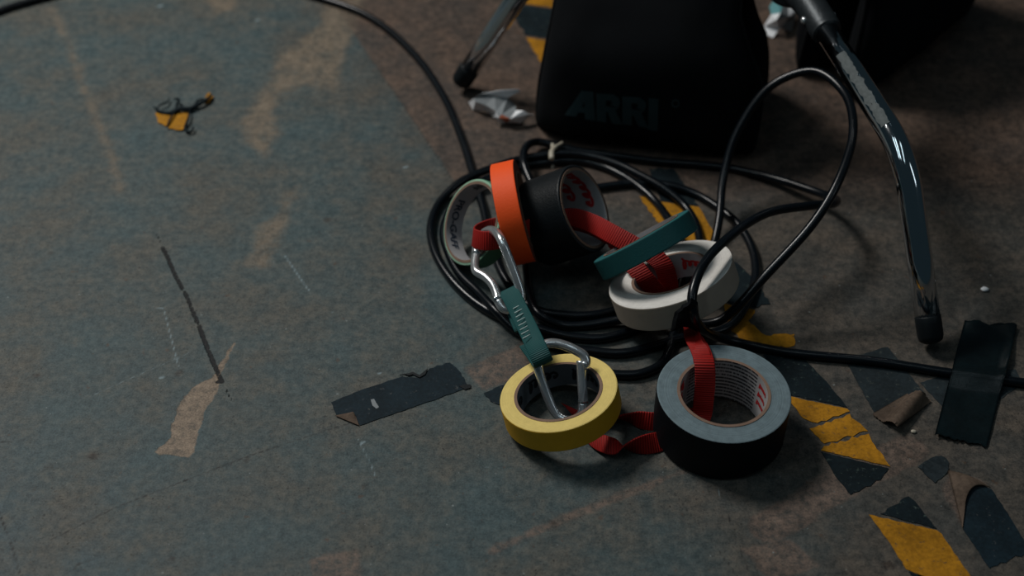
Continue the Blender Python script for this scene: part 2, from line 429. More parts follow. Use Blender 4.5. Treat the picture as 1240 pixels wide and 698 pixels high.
col = m.mix(m.math('MULTIPLY', m.ss(m.math('ADD', m.attr('scr'), m.math('MULTIPLY', wobf, .25)), .0009, -.0006), m.ss(n_fine, .32, .60)), col, (.20, .26, .28))
# specks of dirt, thicker in places, and a few pale chips
flk = m.math('MULTIPLY', m.ss(m.noise(co, 330, 3, .6), .60, .68), m.ss(m.math('ADD', n_mid, m.math('MULTIPLY', n_pat, .4)), .55, .85))
col = m.mix(m.math('MULTIPLY', flk, .85), col, (.014, .014, .014))
rst = m.math('MULTIPLY', m.ss(m.noise(co, 85, 3, .6), .66, .74), .55)
col = m.mix(rst, col, (.085, .048, .030))
chip = m.ss(m.noise(co, 240, 1, .4), .775, .80)
col = m.mix(m.math('MULTIPLY', chip, .7), col, (.22, .25, .25))
hm = m.ss(m.math('ADD', m.attr('hair'), m.math('MULTIPLY', wobf, .10)), .0013, -.0002)
col = m.mix(m.math('MULTIPLY', hm, m.math('ADD', m.math('MULTIPLY', m.ss(n_pat, .35, .6), .6), .3)), col, (.016, .016, .016))
cm = m.ss(m.math('ADD', m.attr('crack'), m.math('MULTIPLY', wobf, .28)), .0007, -.0005)
col = m.mix(cm, col, (.004, .005, .006))
rough = m.math('ADD', m.math('MULTIPLY', n_pat, .25), .46)
m.set(col, rough, 0, .22)
h = m.math('ADD', m.math('MULTIPLY', n_fine, .5), m.math('MULTIPLY', n_grit, .35))
h = m.math('SUBTRACT', h, m.math('MULTIPLY', cm, 1.5)); h = m.math('SUBTRACT', h, m.math('MULTIPLY', tw, .25))
m.bump(h, .5, .0012)
me.materials.append(m.m)

# ------------------------------------------------------------------ light stand (three bent chrome legs on a hub)
HUB = Vector((.30, 1.335, 0))
def stand():
    root = empty('light_stand', HUB, 'chrome light stand whose three bent legs straddle the black sandbags', 'light stand')
    feet = [un(1128, 416, .010), un(557, 101, .010), HUB + Vector((.256, .275, .010))]
    bends = [(.700, .158), (.765, .170), (.72, .165)]
    zh = [.192, .205, .198]
    # hub and column
    prof = [(.0, .174), (.022, .174), (.026, .178), (.026, .226), (.022, .232), (.0, .232)]
    lathe_part('hub', prof, HUB, M['cast'], root)
    lathe_part('column', [(0, .222), (.0175, .222), (.0175, 1.10), (.0, 1.10)], HUB, M['chrome'], root)
    for i, ft in enumerate(feet):
        d = Vector((ft.x - HUB.x, ft.y - HUB.y, 0))
        s, zb = bends[i]
        A = HUB + d * .20 + Vector((0, 0, zh[i] - .008)); B = HUB + d * s + Vector((0, 0, zb)); E = ft
        st = HUB + d * .08 + Vector((0, 0, zh[i]))
        A = st + (B - st) * .19
        v1 = (A - B).normalized(); v2 = (E - B).normalized(); L = .042
        pts = [A + (B + v1 * L - A) * t for t in (0, .5, 1)]
        p0, p2 = B + v1 * L, B + v2 * L
        for k in range(1, 12):
            t = k / 12; pts.append(p0 * (1 - t) ** 2 + B * (2 * t * (1 - t)) + p2 * t * t)
        cap0 = E - v2 * (-1) * 0
        ce = E - v2 * .022
        pts += [p2 + (ce - p2) * t for t in (0, .5, 1)]
        V, Fc = tube(pts, .0122, 20); lg = mesh('leg', V, Fc, M['chrome'], root)
        dirc = (E - ce).normalized()
        cp = [ce - dirc * .006, ce - dirc * .005, ce + dirc * .001, ce + dirc * .014, ce + dirc * .019, ce + dirc * .0215]
        V, Fc = tube(cp, [.0122, .0126, .0127, .0126, .0112, .007], 20); mesh('foot_cap', V, Fc, M['rubber'], lg)
        # socket casting and its rivet
        a = (B - A).normalized()
        sp = [HUB + Vector((0, 0, zh[i])) + d.normalized() * .018, st, A + a * .004, A + a * .012, A + a * .0125]
        V, Fc = tube(crom([tuple(p) for p in sp], 4), [.018] * 5 + [.0165] * 5 + [.0158] * 4 + [.015] * 3, 20)
        so = mesh('leg_socket', V, Fc, M['cast'], root)
        sd = a.cross(Vector((0, 0, 1))).normalized()
        for sg in (1, -1):
            rp = A - a * .010 + sd * sg * .0150
            V, Fc = tube([rp, rp + sd * sg * .003, rp + sd * sg * .0045], [.0045, .004, .0015], 12); mesh('rivet', V, Fc, M['alu'], so)
        if i == 0:                              # strip of old tape left on the upper tube
            PV = []; PF = []; n1, n2 = 30, 6
            up = Vector((0, 0, 1)); up = (up - a * up.dot(a)).normalized(); sdv = a.cross(up)
            for k in range(n1):
                for j in range(n2):
                    an = .25 + (.80 * j / (n2 - 1)) + .30 * noise.noise(Vector((k * .55, 3 * (j > 2), 1)))
                    c = A + a * (.055 + .105 * k / (n1 - 1))
                    PV.append(c + (up * cos(an) - sdv * sin(an) * -1) * .01235)
            for k in range(n1 - 1):
                for j in range(n2 - 1):
                    PF.append((k * n2 + j, k * n2 + j + 1, (k + 1) * n2 + j + 1, (k + 1) * n2 + j))
            tag(mesh('tape_residue', PV, PF, M['resid'], lg), 'rough grey strip of tape left on the tube')
    return root
def lathe_part(name, prof, c, mat, parent, seg=32):
    V = []; Fc = []
    n = len(prof)
    for k in range(seg):
        a = 2 * pi * k / seg
        for r, z in prof: V.append((c.x + r * cos(a), c.y + r * sin(a), c.z + z))
    for k in range(seg):
        j = (k + 1) % seg
        for i in range(n - 1): Fc.append((k * n + i, j * n + i, j * n + i + 1, k * n + i + 1))
    o = mesh(name, V, Fc, mat, parent); sharp(o); return o
stand()

# ------------------------------------------------------------------ saddle sandbags over two of the legs
def sandbag(label, A, B, zl, s0, s1, spread=1.0, thick=1.0, seed=0, bulge=0.0):
    """A->B horizontal run of the leg, the bag covers it from s0 to s1 (metres from A)"""
    ax = Vector((B.x - A.x, B.y - A.y, 0)).normalized()
    pq = Vector((ax.y, -ax.x, 0));
    if pq.y > 0: pq = -pq                       # pq points to the camera's side
    mid = A + ax * (s0 + s1) / 2; mid.z = 0; hw = (s1 - s0) / 2
    root = empty('sandbag', mid, label, 'sandbag')
    prof = [(.058, .003, .004, 1.0), (.057, .005, .026, 1.05), (.055, .016, .058, 1.09), (.053, .034, .076, 1.10), (.051, .062, .082, 1.09), (.048, .095, .078, 1.04),
            (.043, .128, .066, .99), (.035, .160, .046, .95), (.024, .188, .027, .93), (.012, zl + .021, .016, .92), (0, zl + .0235, .013, .92)]
    prof = prof + [(-q, z, t, w) for q, z, t, w in reversed(prof[:-1])]
    st = crom([(q * spread, z, t * thick, w) for q, z, t, w in prof], 5)
    NS = 44; V = []; Fc = []; edge = [[], []]
    for i, s in enumerate(st):
        q0, q1 = st[max(i - 1, 0)], st[min(i + 1, len(st) - 1)]
        t2 = Vector((q1[0] - q0[0], q1[1] - q0[1])); t2 = t2.normalized() if t2.length > 0 else Vector((0, 1))
        if i < 3: t2 = Vector((0, 1))
        if i > len(st) - 4: t2 = Vector((0, -1))
        n2 = Vector((t2.y, -t2.x))
        for k in range(NS):
            a = 2 * pi * k / NS; ca, sa = cos(a), sin(a)
            u = math.copysign(abs(ca) ** .55, ca); v = math.copysign(abs(sa) ** .80, sa)
            hx = hw * s[3] * (1 + (bulge * min(1, max(0, (.165 - s[1]) / .07)) if u < 0 else 0)); ht = max(s[2], .004) / 2
            p3 = mid + ax * (u * hx) + pq * (s[0] + n2.x * v * ht) + Vector((0, 0, s[1] + n2.y * v * ht))
            nz = noise.noise(p3 * 11 + Vector((seed, 0, 0))) * .010 + noise.noise(Vector((p3.x * 34, p3.y * 20, p3.z * 16 + seed))) * .004
            fade = min(1, s[2] / .06)
            p3 += (pq * (n2.x * v) + Vector((0, 0, n2.y * v))) * nz * fade + ax * u * nz * .5 * fade
            p3.z = max(p3.z, .0008)
            V.append(p3)
        for e, k in ((0, 0), (1, NS // 2)): edge[e].append(V[i * NS + k])
    n = len(st)
    for i in range(n - 1):
        for k in range(NS): Fc.append((i * NS + k, i * NS + (k + 1) % NS, (i + 1) * NS + (k + 1) % NS, (i + 1) * NS + k))
    Fc.append(tuple(range(NS - 1, -1, -1))); Fc.append(tuple((n - 1) * NS + k for k in range(NS)))
    body = mesh('bag_body', V, Fc, M['bag'], root)
    for e in edge:
        V2, F2 = tube(e, .0028, 8); mesh('seam_binding', V2, F2, M['bagtrim'], root)
    # carrying handle over the saddle
    hc = [mid + ax * (hw * .5 * x) + Vector((0, 0, zl + z)) for x, z in ((-1, .030), (-.9, .050), (-.55, .085), (0, .097), (.55, .085), (.9, .050), (1, .030))]
    hc = [Vector(p) for p in crom([tuple(p) for p in hc], 5)]
    V2, F2, U2 = ribbon(hc, [pq * .035] * len(hc), .003); mesh('carry_handle', V2, F2, M['bagtrim'], root, uvs=U2)
    return root, body, V, Fc
leg2_end = un(557, 101, .01)
bag1, bag1_body, bV, bF = sandbag('black sandbag printed with big dim letters, slung over a stand leg by the coiled cable', HUB, leg2_end, .200, .044, .256, seed=3, bulge=.18)
leg3_end = HUB + Vector((.256, .275, 0))
sandbag('plain black sandbag slung over the stand leg farthest from the cable coil', HUB, leg3_end, .195, .118, .36, spread=.66, thick=.72, seed=11)

# printed letters of the bag, laid on its cloth
bvh = BVHTree.FromPolygons([Vector(v) for v in bV], bF)
def on_bag(px, py):
    d = ray(px, py).normalized(); h, nn, i, dist = bvh.ray_cast(CAMP, d)
    if h is None: return un(px, py, 0)
    if nn.dot(d) > 0: nn = -nn
    return h + nn * .0009
def letter(name, quads):
    V = []; Fc = []; n = 6
    for Q in quads:
        Q = [(520 + x / 2.818, y / 2.818) for x, y in Q]
        b = len(V)
        for i in range(n + 1):
            for j in range(n + 1):
                s, t = i / n, j / n
                x = (Q[0][0] * (1 - s) + Q[1][0] * s) * (1 - t) + (Q[3][0] * (1 - s) + Q[2][0] * s) * t
                y = (Q[0][1] * (1 - s) + Q[1][1] * s) * (1 - t) + (Q[3][1] * (1 - s) + Q[2][1] * s) * t
                V.append(on_bag(x, y))
        for i in range(n):
            for j in range(n): Fc.append((b + i * (n + 1) + j, b + (i + 1) * (n + 1) + j, b + (i + 1) * (n + 1) + j + 1, b + i * (n + 1) + j + 1))
    o = mesh(name, V, Fc, M['logo'], bag1_body)
    return o
def Rq(dx, dy):
    return [[(x + dx, y + dy) for x, y in Q] for Q in (
        [(570, 317), (602, 319), (604, 417), (571, 412)],
        [(600, 319), (630, 321), (626, 343), (600, 341)],
        [(630, 321), (648, 335), (622, 349), (620, 339)], [(648, 335), (652, 350), (624, 352), (621, 346)], [(652, 350), (645, 368), (618, 358), (624, 351)],
        [(645, 368), (625, 384), (602, 381), (600, 360)],
        [(606, 376), (636, 376), (660, 426), (624, 420)])]
letter('printed_letter', [[(462, 392), (500, 398), (550, 316), (520, 308)], [(530, 309), (560, 312), (567, 412), (531, 406)], [(508, 362), (545, 366), (545, 386), (492, 381)]])
letter('printed_letter', Rq(0, 0)); letter('printed_letter', Rq(88, 10))
def arc_q(a0, a1, r0=9, r1=15, cx=840, cy=352):
    return [(cx + r * cos(a), cy + r * sin(a)) for r, a in ((r0, a0), (r1, a0), (r1, a1), (r0, a1))]
letter('printed_mark', [arc_q(k * pi / 5, (k + 1) * pi / 5) for k in range(10)])
letter('printed_letter', [[(748, 333), (782, 337), (779, 447), (746, 442)]])

# ------------------------------------------------------------------ tape rolls
def frame_at(px, py, phi, c):
    """disc normal from its direction phi in the view of that spot and how far it faces the viewer (c)"""
    t = -ray(px, py).normalized(); r = Vector((1, 0, 0)); r = (r - t * r.dot(t)).normalized(); u = t.cross(r)
    s = sqrt(1 - c * c); return (r * (cos(radians(phi)) * s) + u * (sin(radians(phi)) * s) + t * c).normalized()
def pose(px, py, n, R, w, support, face=False):
    low = R * sqrt(max(0, 1 - n.z ** 2)) + w / 2 * abs(n.z)
    if not face: return un(px, py, support + low)
    return un(px, py, support + low + n.z * w / 2) - n * (w / 2)   # the pixel marks the centre of the seen face
ROLLS = {}
def roll(key, name, label, c, n, R, r, w, mo, mf, mc, group=None, spin=0.0):
    z = n.normalized(); x = Vector((0, 0, 1)).cross(z)
    x = x.normalized() if x.length > .05 else Vector((1, 0, 0)); x = (x - z * x.dot(z)).normalized(); y = z.cross(x)
    mt = Matrix((( x.x, y.x, z.x, c.x), (x.y, y.y, z.y, c.y), (x.z, y.z, z.z, c.z), (0, 0, 0, 1)))
    if spin: mt = mt @ Matrix.Rotation(spin, 4, 'Z')
    low = R * sqrt(max(0, 1 - z.z ** 2)) + w / 2 * abs(z.z)
    root = empty(name, (c.x, c.y, c.z - low), label, 'tape roll', group)
    rc = r + .0028
    def ring(prof, slots, nm, mats):
        V = []; Fc = []; MI = []; seg = 72; k = len(prof)
        for a in range(seg):
            an = 2 * pi * a / seg
            for rr, zz in prof: V.append((rr * cos(an), rr * sin(an), zz))
        for a in range(seg):
            b = (a + 1) % seg
            for i in range(k):
                j = (i + 1) % k
                Fc.append((a * k + i, b * k + i, b * k + j, a * k + j)); MI.append(slots[i])
        o = mesh(nm, V, Fc, mats, root, MI, mtx=mt); sharp(o, 12); return o
    h = w / 2
    ring([(rc, -h), (R - .0012, -h), (R - .0003, -h + .0004), (R, -h + .0012), (R, h - .0012), (R - .0003, h - .0004), (R - .0012, h), (rc, h)],
         [1, 1, 0, 0, 0, 1, 1, 1], 'tape_winding', [mo, mf])
    hc = h + .0006
    core = ring([(r, -hc), (rc, -hc), (rc, hc), (r, hc)], [0, 0, 0, 1], 'core', [M['card'], mc])
    ROLLS[key] = (root, core, mt, R, r, w)
    return root
def squiggle(key, marks, mat, name='core_print'):
    """brush-like print strokes on the inside of a core: each mark is a list of (angle, axial) points"""
    root, core, mt, R, r, w = ROLLS[key]
    for pts, wd in marks:
        V = []; Fc = []
        sp = crom([(a, z, 0) for a, z in pts], 4); b = len(V)
        for i, p in enumerate(sp):
            a0, a1 = sp[max(i - 1, 0)], sp[min(i + 1, len(sp) - 1)]
            t = Vector(((a1[0] - a0[0]) * r, a1[1] - a0[1])); t.normalize(); nn = Vector((-t.y, t.x)) * wd / 2
            for sg in (1, -1):
                an = p[0] + sg * nn.x / r; V.append(((r - .00035) * cos(an), (r - .00035) * sin(an), p[1] + sg * nn.y))
        for i in range(len(sp) - 1): Fc.append((b + 2 * i, b + 2 * i + 1, b + 2 * i + 3, b + 2 * i + 2))
        mesh(name, [mt @ Vector(v) for v in V], Fc, mat, core)
def core_text(key, text, size, a0, z0, mat, flip=1, adv=1.0, name='core_lettering', zs=-1):
    root, core, mt, R, r, w = ROLLS[key]
    cu = bpy.data.curves.new('lettering', 'FONT'); cu.body = text; cu.size = size; cu.offset = size * .022
    cu.resolution_u = 3
    to = bpy.data.objects.new('lettering', cu); COL.objects.link(to)
    dg = bpy.context.evaluated_depsgraph_get(); tm = bpy.data.meshes.new_from_object(to.evaluated_get(dg))
    bm = bmesh.new(); bm.from_mesh(tm); bmesh.ops.triangulate(bm, faces=bm.faces); bmesh.ops.subdivide_edges(bm, edges=[e for e in bm.edges if e.calc_length() > size * .3], cuts=1)
    V = []; bm.verts.ensure_lookup_table()
    for v in bm.verts:
        an = a0 + flip * v.co.x * adv / r; V.append(mt @ Vector(((r - .0004) * cos(an), (r - .0004) * sin(an), z0 + zs * v.co.y)))
    Fc = [tuple(v.index for v in f.verts) for f in bm.faces]; bm.free()
    bpy.data.objects.remove(to); bpy.data.curves.remove(cu)
    return mesh(name, V, Fc, mat, core)

UP = Vector((0, 0, 1))
roll('grey', 'tape_roll', 'wide black tape roll with fuzzy blue-grey sides lying flat on the floor', un(873, 497, .0275), Vector((.01, .0, 1)), .0602, .0392, .048, M['gy_out'], M['gy_face'], M['core_gy'], spin=0)
n = frame_at(676, 475, 103.5, .635); roll('yellow', 'tape_roll', 'yellow tape roll with a carabiner standing in its core', pose(676, 474.5, n, .0545, .0240, .003, True), n, .0545, .0382, .0240, M['ye_out'], M['ye_face'], M['core_dk'])
n = frame_at(811, 331, 109, .455); roll('white', 'tape_roll', 'dirty white tape roll tilted on the coiled cable under the teal roll', pose(811, 331, n, .0622, .0260, .0095, True), n, .0622, .0360, .0260, M['wh_out'], M['wh_face'], M['core_pl'])
n = frame_at(781, 297, 119, .06); roll('teal', 'tape_roll', 'teal tape roll seen edge-on, leaning over the white roll', pose(782, 297, n, .0525, .0205, .032), n, .0525, .0385, .0205, M['te_out'], M['te_face'], M['core_pl'])
n = frame_at(708, 252, 19, .50); roll('black', 'tape_roll', 'wide black tape roll on edge leaning against the orange roll', pose(708, 252, n, .0455, .0545, .0080, True), n, .0455, .0395, .0545, M['bk_out'], M['bk_face'], M['core_pl'])
n = frame_at(623, 259, 12.5, .10); roll('orange', 'tape_roll', 'bright orange tape roll standing on edge between mint and black rolls', pose(622.5, 258, n, 0.0525, .0240, .0150), n, .0525, .0385, .0240, M['or_out'], M['or_face'], M['card'])
n = frame_at(572, 268, 166, .617); roll('mint', 'tape_roll', 'thin pale mint green tape roll with bold lettering inside its paper core', pose(570.5, 269, n, .0448, .0200, .0045, True), n, .0448, .0395, .0200, M['mi_out'], M['mi_face'], M['core_pl'])

core_text('mint', 'PRO-GAFF', .0122, pi - .05, .0055, M['ink_blue'])
core_text('mint', 'PRO-GAFF', .0122, pi - 1.95, .0055, M['ink_black'])
def script(a0, a1, z, amp, n, wd, seed):      # looping brush script, too small to read
    rnd = random.Random(seed); pts = []; st = (a1 - a0) / n
    for i in range(n * 4):
        t = i / 4; ph = 2 * pi * t; am = amp * (1.5 if i < 4 else rnd.uniform(.45, 1.05))
        pts.append((a0 + st * t + st * .55 * sin(ph + .6), z + am * cos(ph)))
    return (pts, wd)
squiggle('grey', [script(.46, .06, z, .0020, 6, .0012, k) for k, z in enumerate((.0150, .0045, -.0060))], M['ink_red'])
squiggle('grey', [script(2.55, 3.5, z, .004, 5, .003, 5 + k) for k, z in enumerate((.012, -.004))], M['ink_red'])
squiggle('black', [script(.85, -.60, .0135, .0042, 6, .0034, 21), script(1.0, -.30, -.0045, .0042, 5, .0034, 22)], M['ink_red'])
squiggle('white', [script(pi + .35, pi - .75, .002, .0042, 6, .0024, 31), script(1.6, .6, .002, .004, 6, .0024, 33)], M['ink_red'])
squiggle('yellow', [script(a + .9, a, .001, .0042, 5, .0026, 41 + int(a * 3)) for a in (0.1, 1.3, 2.5, 3.7, 4.9)], M['ink_black'])

# ------------------------------------------------------------------ cables
CRD = .0046
def cable(name, label, wp, rad=CRD, n=8, cat='cable', parent=None):
    pts = [tuple(un(x, y, z)) for x, y, z in wp]
    P = [Vector(p) for p in crom(pts, n)]
    V, Fc = tube(P, rad, 12); o = mesh(name, V, Fc, M['cable'], parent)
    if label: tag(o, label, cat)
    return o, P
g = .0048
coil = [(-90, 52, g), (0, 13, g), (58, -4, g), (220, -38, g), (395, 0, g), (450, 22, g), (500, 64, g), (536, 115, g), (558, 165, g), (573, 212, g), (585, 252, g), (594, 292, g), (612, 338, g),
        (646, 374, g), (684, 382, g), (717, 382, g), (750, 375, g), (797, 358, g), (833, 330, g), (847, 300, g), (843, 273, g), (831, 252, g), (817, 238, g + .003), (801, 226, g + .006), (775, 212, .012), (747, 198.5, .0125), (719, 190, .0125),
        (691, 186, .0125), (665, 187.5, .012), (630, 193, .010), (595, 204, .014), (557, 221, .011), (532, 246, g), (521.5, 275, g), (525, 301, g), (538, 327, g), (558, 351, g), (584, 372, g), (614, 387, g + .002),
        (657, 400, .008), (690, 408, g), (728, 410, g), (762, 402, g), (800, 386, g), (826, 350, .013), (829, 305, .014), (818, 278, .013), (808, 263, .010), (796, 247, g), (780, 231, g), (756, 214, g + .001), (728, 201, g), (700, 195, g),
        (667, 196.5, g), (630, 202, g), (598, 214, g + .006), (568, 228, .010), (548, 251, g), (537, 280, g), (543, 306, g), (556, 331, g), (579, 354, g + .003), (602, 378, .0125), (630, 403, g + .002), (672, 420, g), (712, 425, g), (753, 428, g), (794, 419, g),
        (826, 409, g), (856, 405, g), (882, 396, g), (901, 374, g), (912, 348, g), (915, 324, g), (909, 297, g), (892, 270, g), (866, 249, g), (840, 234, g), (812, 225, g + .002), (775, 222, g), (747, 224, g), (719, 228, g), (684, 233, g),
        (655, 250, g), (640, 285, g), (638, 330, g), (652, 380, .0125), (680, 394, g), (712, 394, g), (748, 388, g + .003), (790, 384, .014), (835, 392, .018), (868, 390, .024), (886, 378, .034), (928, 333, .062), (985, 270, .098), (1015, 220, .122), (1033, 160, .138), (1022, 112, .142),
        (985, 86, .140), (934, 104, .118), (893, 160, .075), (876, 215, .040), (871, 265, .018), (862, 305, g), (842, 350, g + .001), (818, 400, g), (802, 440, g), (775, 453, g), (748, 454, g), (728, 452, g)]
cable('coiled_cable', 'long black cable wound into a loose coil around the tape rolls', coil)
lead = [(650, 234, .015), (640, 214, .020), (634, 196, .024), (637, 178, .020), (652, 172, .010), (690, 181, g), (745, 189, g), (800, 196, g), (850, 200, g), (890, 205, g), (940, 217, .010), (990, 233, .020), (1006, 239, .028), (1013, 243, .042), (1008, 247, .060), (985, 249, .072), (930, 258, .085), (882, 288, .096), (850, 324, .101), (838, 360, .092), (840, 380, .080), (848, 396, .056), (866, 407, .022), (890, 414, .009), (920, 421, g), (960, 428, g), (1060, 438, g), (1150, 452, g), (1240, 464, g), (1330, 474, g)]
lead_o, LEAD = cable('trailing_cable', 'single black cable running to the right under the glossy black tape strip', lead)

# ivory cable tie round the back strands of the coil
tr = empty('cable_tie', un(670, 190, 0), 'small ivory tie clipped round the coil beside the printed sandbag', 'cable tie')
c = un(669, 190, .009); pts = [c + CU * (.0135 * cos(a)) * .9 + Vector((0, .3, .8)) * (.009 * sin(a)) for a in [2 * pi * k / 18 for k in range(18)]]
V, Fc = tube(pts, .0022, 8, closed=True); mesh('tie_loop', V, Fc, M['tie'], tr)
pts = [Vector(p) for p in crom([tuple(un(*p)) for p in ((668, 193, .020), (668, 184, .022), (673, 178, .018), (681, 173, .012))], 5)]
V, Fc = tube(pts, [.0032] * 6 + [.0028] * 5 + [.0018] * 5, 8); mesh('tie_tail', V, Fc, M['tie'], tr)

# ------------------------------------------------------------------ red webbing
def web(name, wp, width, th, mat, parent, n=8):
    """wp: (px, py, z, (right, up, toward) of the width direction)"""
    pts = []
    for x, y, z, w in wp:
        t = -ray(x, y).normalized(); wv = (CR * w[0] + CU * w[1] + t * w[2]).normalized()
        pts.append((*un(x, y, z), *wv))
    sp = crom(pts, n)
    cs = [Vector(p[:3]) for p in sp]; ws = [Vector(p[3:]).normalized() * width for p in sp]
    V, Fc, UV = ribbon(cs, ws, th)
    return mesh(name, V, Fc, mat, parent, uvs=UV)
strap = empty('webbing_strap', un(760, 400, 0), 'red ribbed webbing strap threaded through all the tape rolls', 'strap')
v = (0, 1, .25)
# the bight held by the upper carabiner, its two runs going through mint, orange and black rolls and on to the white one
web('webbing', [(770, 306, .057, (.6, .8, .1)), (742, 287, .061, (.48, .88, .1)), (715, 273, .059, (.42, .9, .1)), (688, 268, .057, (.2, 1, .1)), (658, 277, .055, (.1, 1, .2)), (625, 275, .058, (0, 1, .2)), (600, 275, .056, (0, 1, .25)), (582, 280, .056, (.1, 1, .3)), (573.5, 286, .064, (.1, 1, .3)), (577, 290, .074, (.1, 1, .3)), (590, 292, .079, (0, 1, .25)), (612, 288, .078, (0, 1, .2)), (635, 279, .072, (0, 1, .2)), (660, 270, .066, (.1, 1, .2)), (690, 263, .064, (.3, 1, .2)),
        (715, 270, .066, (.42, .9, .1)), (742, 284, .068, (.48, .88, .1)), (768, 298, .064, (.55, .85, .1)), (790, 309, .058, (.75, .65, .1)), (803, 322, .050, (.95, .3, .1)), (809, 340, .034, (1, .1, .1)), (810, 356, .016, (1, .1, .1))], .0190, .0019, M['red_web'], strap)
web('webbing', [(742, 289, .056, (.48, .88, .1)), (756, 304, .056, (.7, .7, .1)), (768, 322, .053, (.85, .5, .1)), (780, 337, .045, (.88, .45, .1)), (792, 350, .032, (.9, .4, .1)), (803, 362, .014, (.9, .4, 0)), (818, 372, .008, (.8, .6, .2)), (828, 390, .016, (.5, .2, .8)), (832, 396, .028, (.35, 0, .95)), (840, 410, .046, (.85, .1, .5)), (848, 424, .058, (1, 0, .1)), (853, 440, .059, (1, -.02, 0)), (854, 462, .045, (1, -.04, 0)), (852, 485, .024, (1, -.05, 0)), (850, 502, .006, (1, -.05, 0)), (847, 512, .0014, (1, 0, 0))], .0185, .0019, M['red_web'], strap)
web('webbing', [(845, 384, .034, (.1, .2, 1)), (844, 396, .042, (.2, .1, 1)), (845, 412, .052, (.45, 0, .9)), (849, 428, .060, (1, 0, .2)), (851, 440, .0575, (1, 0, 0))], .0165, .0019, M['red_web'], strap)
# loose end between grey and yellow rolls, with its half twist
web('webbing', [(858, 512, .0012, (.2, 1, -.6)), (825, 524, .0012, (.25, 1, -.8)), (803, 534, .0040, (-.25, 1, -.4)), (785, 538, .0085, (-.1, 1, .1)), (770, 540, .010, (0, .8, .7)), (756, 541, .0105, (0, .1, 1)), (745, 541, .010, (0, -.8, .8)), (728, 537, .0070, (.1, -1, .5)), (712, 528, .004, (.2, -1, .6)), (700, 512, .003, (.5, -1, .6)), (694, 500, .009, (.8, -.6, .3)), (690, 493, .011, (.9, -.4, .3))], .0185, .0019, M['red_web'], strap)
web('webbing', [(838, 504, .0012, (.1, 1, -.7)), (812, 507, .0014, (0, 1, -.5)), (794, 511, .0085, (.1, 1, .1)), (776, 509, .0095, (.1, .9, .4)), (760, 506, .0095, (0, .4, .9)), (742, 506, .007, (0, .1, 1)), (722, 508, .004, (.1, .6, .8)), (700, 506, .004, (.3, .9, .5))], .0175, .0019, M['red_web'], strap)
# black cloth tape bound over strap and cable
out = [(826, 369), (833, 366), (837, 361), (845, 366), (846, 379), (849, 393), (843, 401), (834, 397), (827, 396), (819, 399), (812, 403), (814, 390), (817, 378), (824, 373)]
V = []; N = len(out); cx, cy = 833, 383
for lay, (k, dz) in enumerate(((1.0, 0), (.72, .007), (.35, .010), (1.0, -.009))):
    for i, (x, y) in enumerate(out):
        x, y = cx + (x - cx) * k, cy + (y - cy) * k
        z = .096 - (y - 362) * .00118
        p = un(x, y, z); p = p - ray(x, y).normalized() * (dz + .004 * noise.noise(Vector((x * .13, y * .13, lay * 3))))
        V.append(p)
Fc = []
for i in range(N):
    j = (i + 1) % N
    Fc += [(i, j, N + j, N + i), (N + i, N + j, 2 * N + j, 2 * N + i), (3 * N + j, 3 * N + i, i, j)[::-1]]
Fc.append(tuple(2 * N + i for i in range(N))); Fc.append(tuple(3 * N + i for i in reversed(range(N))))
tag(mesh('tape_binding', V, Fc, M['velcro'], strap, smooth=False), 'black cloth tape bound round strap and cable')

# ------------------------------------------------------------------ quickdraw: two carabiners and their sewn sling
def wire(name, wp, rad, parent, mat, n=7, seg=14):
    P = [Vector(p) for p in crom([tuple(un(x, y, z)) for x, y, z in wp], n)]
    V, Fc = tube(P, rad, seg); return mesh(name, V, Fc, mat, parent)
k1 = empty('carabiner', un(605, 330, 0), 'bright bent-gate carabiner clipped into the red strap inside the mint roll', 'carabiner')
wire('carabiner_body', [(603, 364, .054), (609, 373, .050), (620, 375, .049), (629, 369, .052), (631, 357, .058), (625, 336, .070), (615, 310, .084), (608, 293, .093), (602, 283, .092), (593, 279, .082), (585, 284, .071), (580, 293, .064), (578, 301, .060)], .0045, k1, M['alu'])
wire('gate', [(577, 305, .0590), (575, 322, .0580), (577, 329, .0585), (587, 335, .059), (596, 344, .0585), (601, 355, .056), (603, 363, .0545)], .0043, k1, M['alu'])
wire('gate_pin', [(577.5, 300, .0610), (577, 309, .0590)], .0050, k1, M['alu'], 3)
wire('hinge_rivet', [(598, 362, .057), (608, 363, .053)], .0024, k1, M['chrome'], 3)
k2 = empty('carabiner', un(682, 470, 0), 'straight-gate carabiner dipping into the hole of the yellow roll', 'carabiner')
wire('carabiner_body', [(706, 489, .024), (704, 502, .017), (694, 509, .013), (682, 508, .013), (673, 501, .016), (665, 485, .025), (658, 466, .036), (652, 447, .047), (650, 433, .055), (653, 423, .060), (661, 417, .0625), (672, 416, .063), (685, 419, .0625), (698, 425, .060), (707, 431, .057), (709.5, 437, .054), (709, 443, .051)], .0045, k2, M['alu'])
wire('gate', [(703.5, 437, .0545), (704.5, 455, .0445), (705.5, 474, .034), (706.2, 487, .026)], .0045, k2, M['alu'])
wire('gate_nose', [(707, 438, .056), (710, 447, .050)], .0032, k2, M['alu'], 3)
wire('hinge_rivet', [(700, 485, .027), (712, 486, .026)], .0022, k2, M['chrome'], 3)
sl = empty('quickdraw_sling', un(638, 400, 0), 'short teal sewn sling joining the two carabiners', 'sling')
SL = [(640, 416, .046), (650, 430, .048), (657, 440, .055), (657, 437, .065), (652, 426, .0705), (640, 400, .066), (628, 376, .063), (620, 360, .0615), (614, 352, .056), (616, 356, .048), (624, 374, .046), (634, 398, .046)]
wdir = (.90, .42, .1)
web('sling_webbing', [(x, y, z, wdir) for x, y, z in SL], .0185, .0030, M['teal_web'], sl, n=7)
sv = (-ray(632, 392)).normalized()
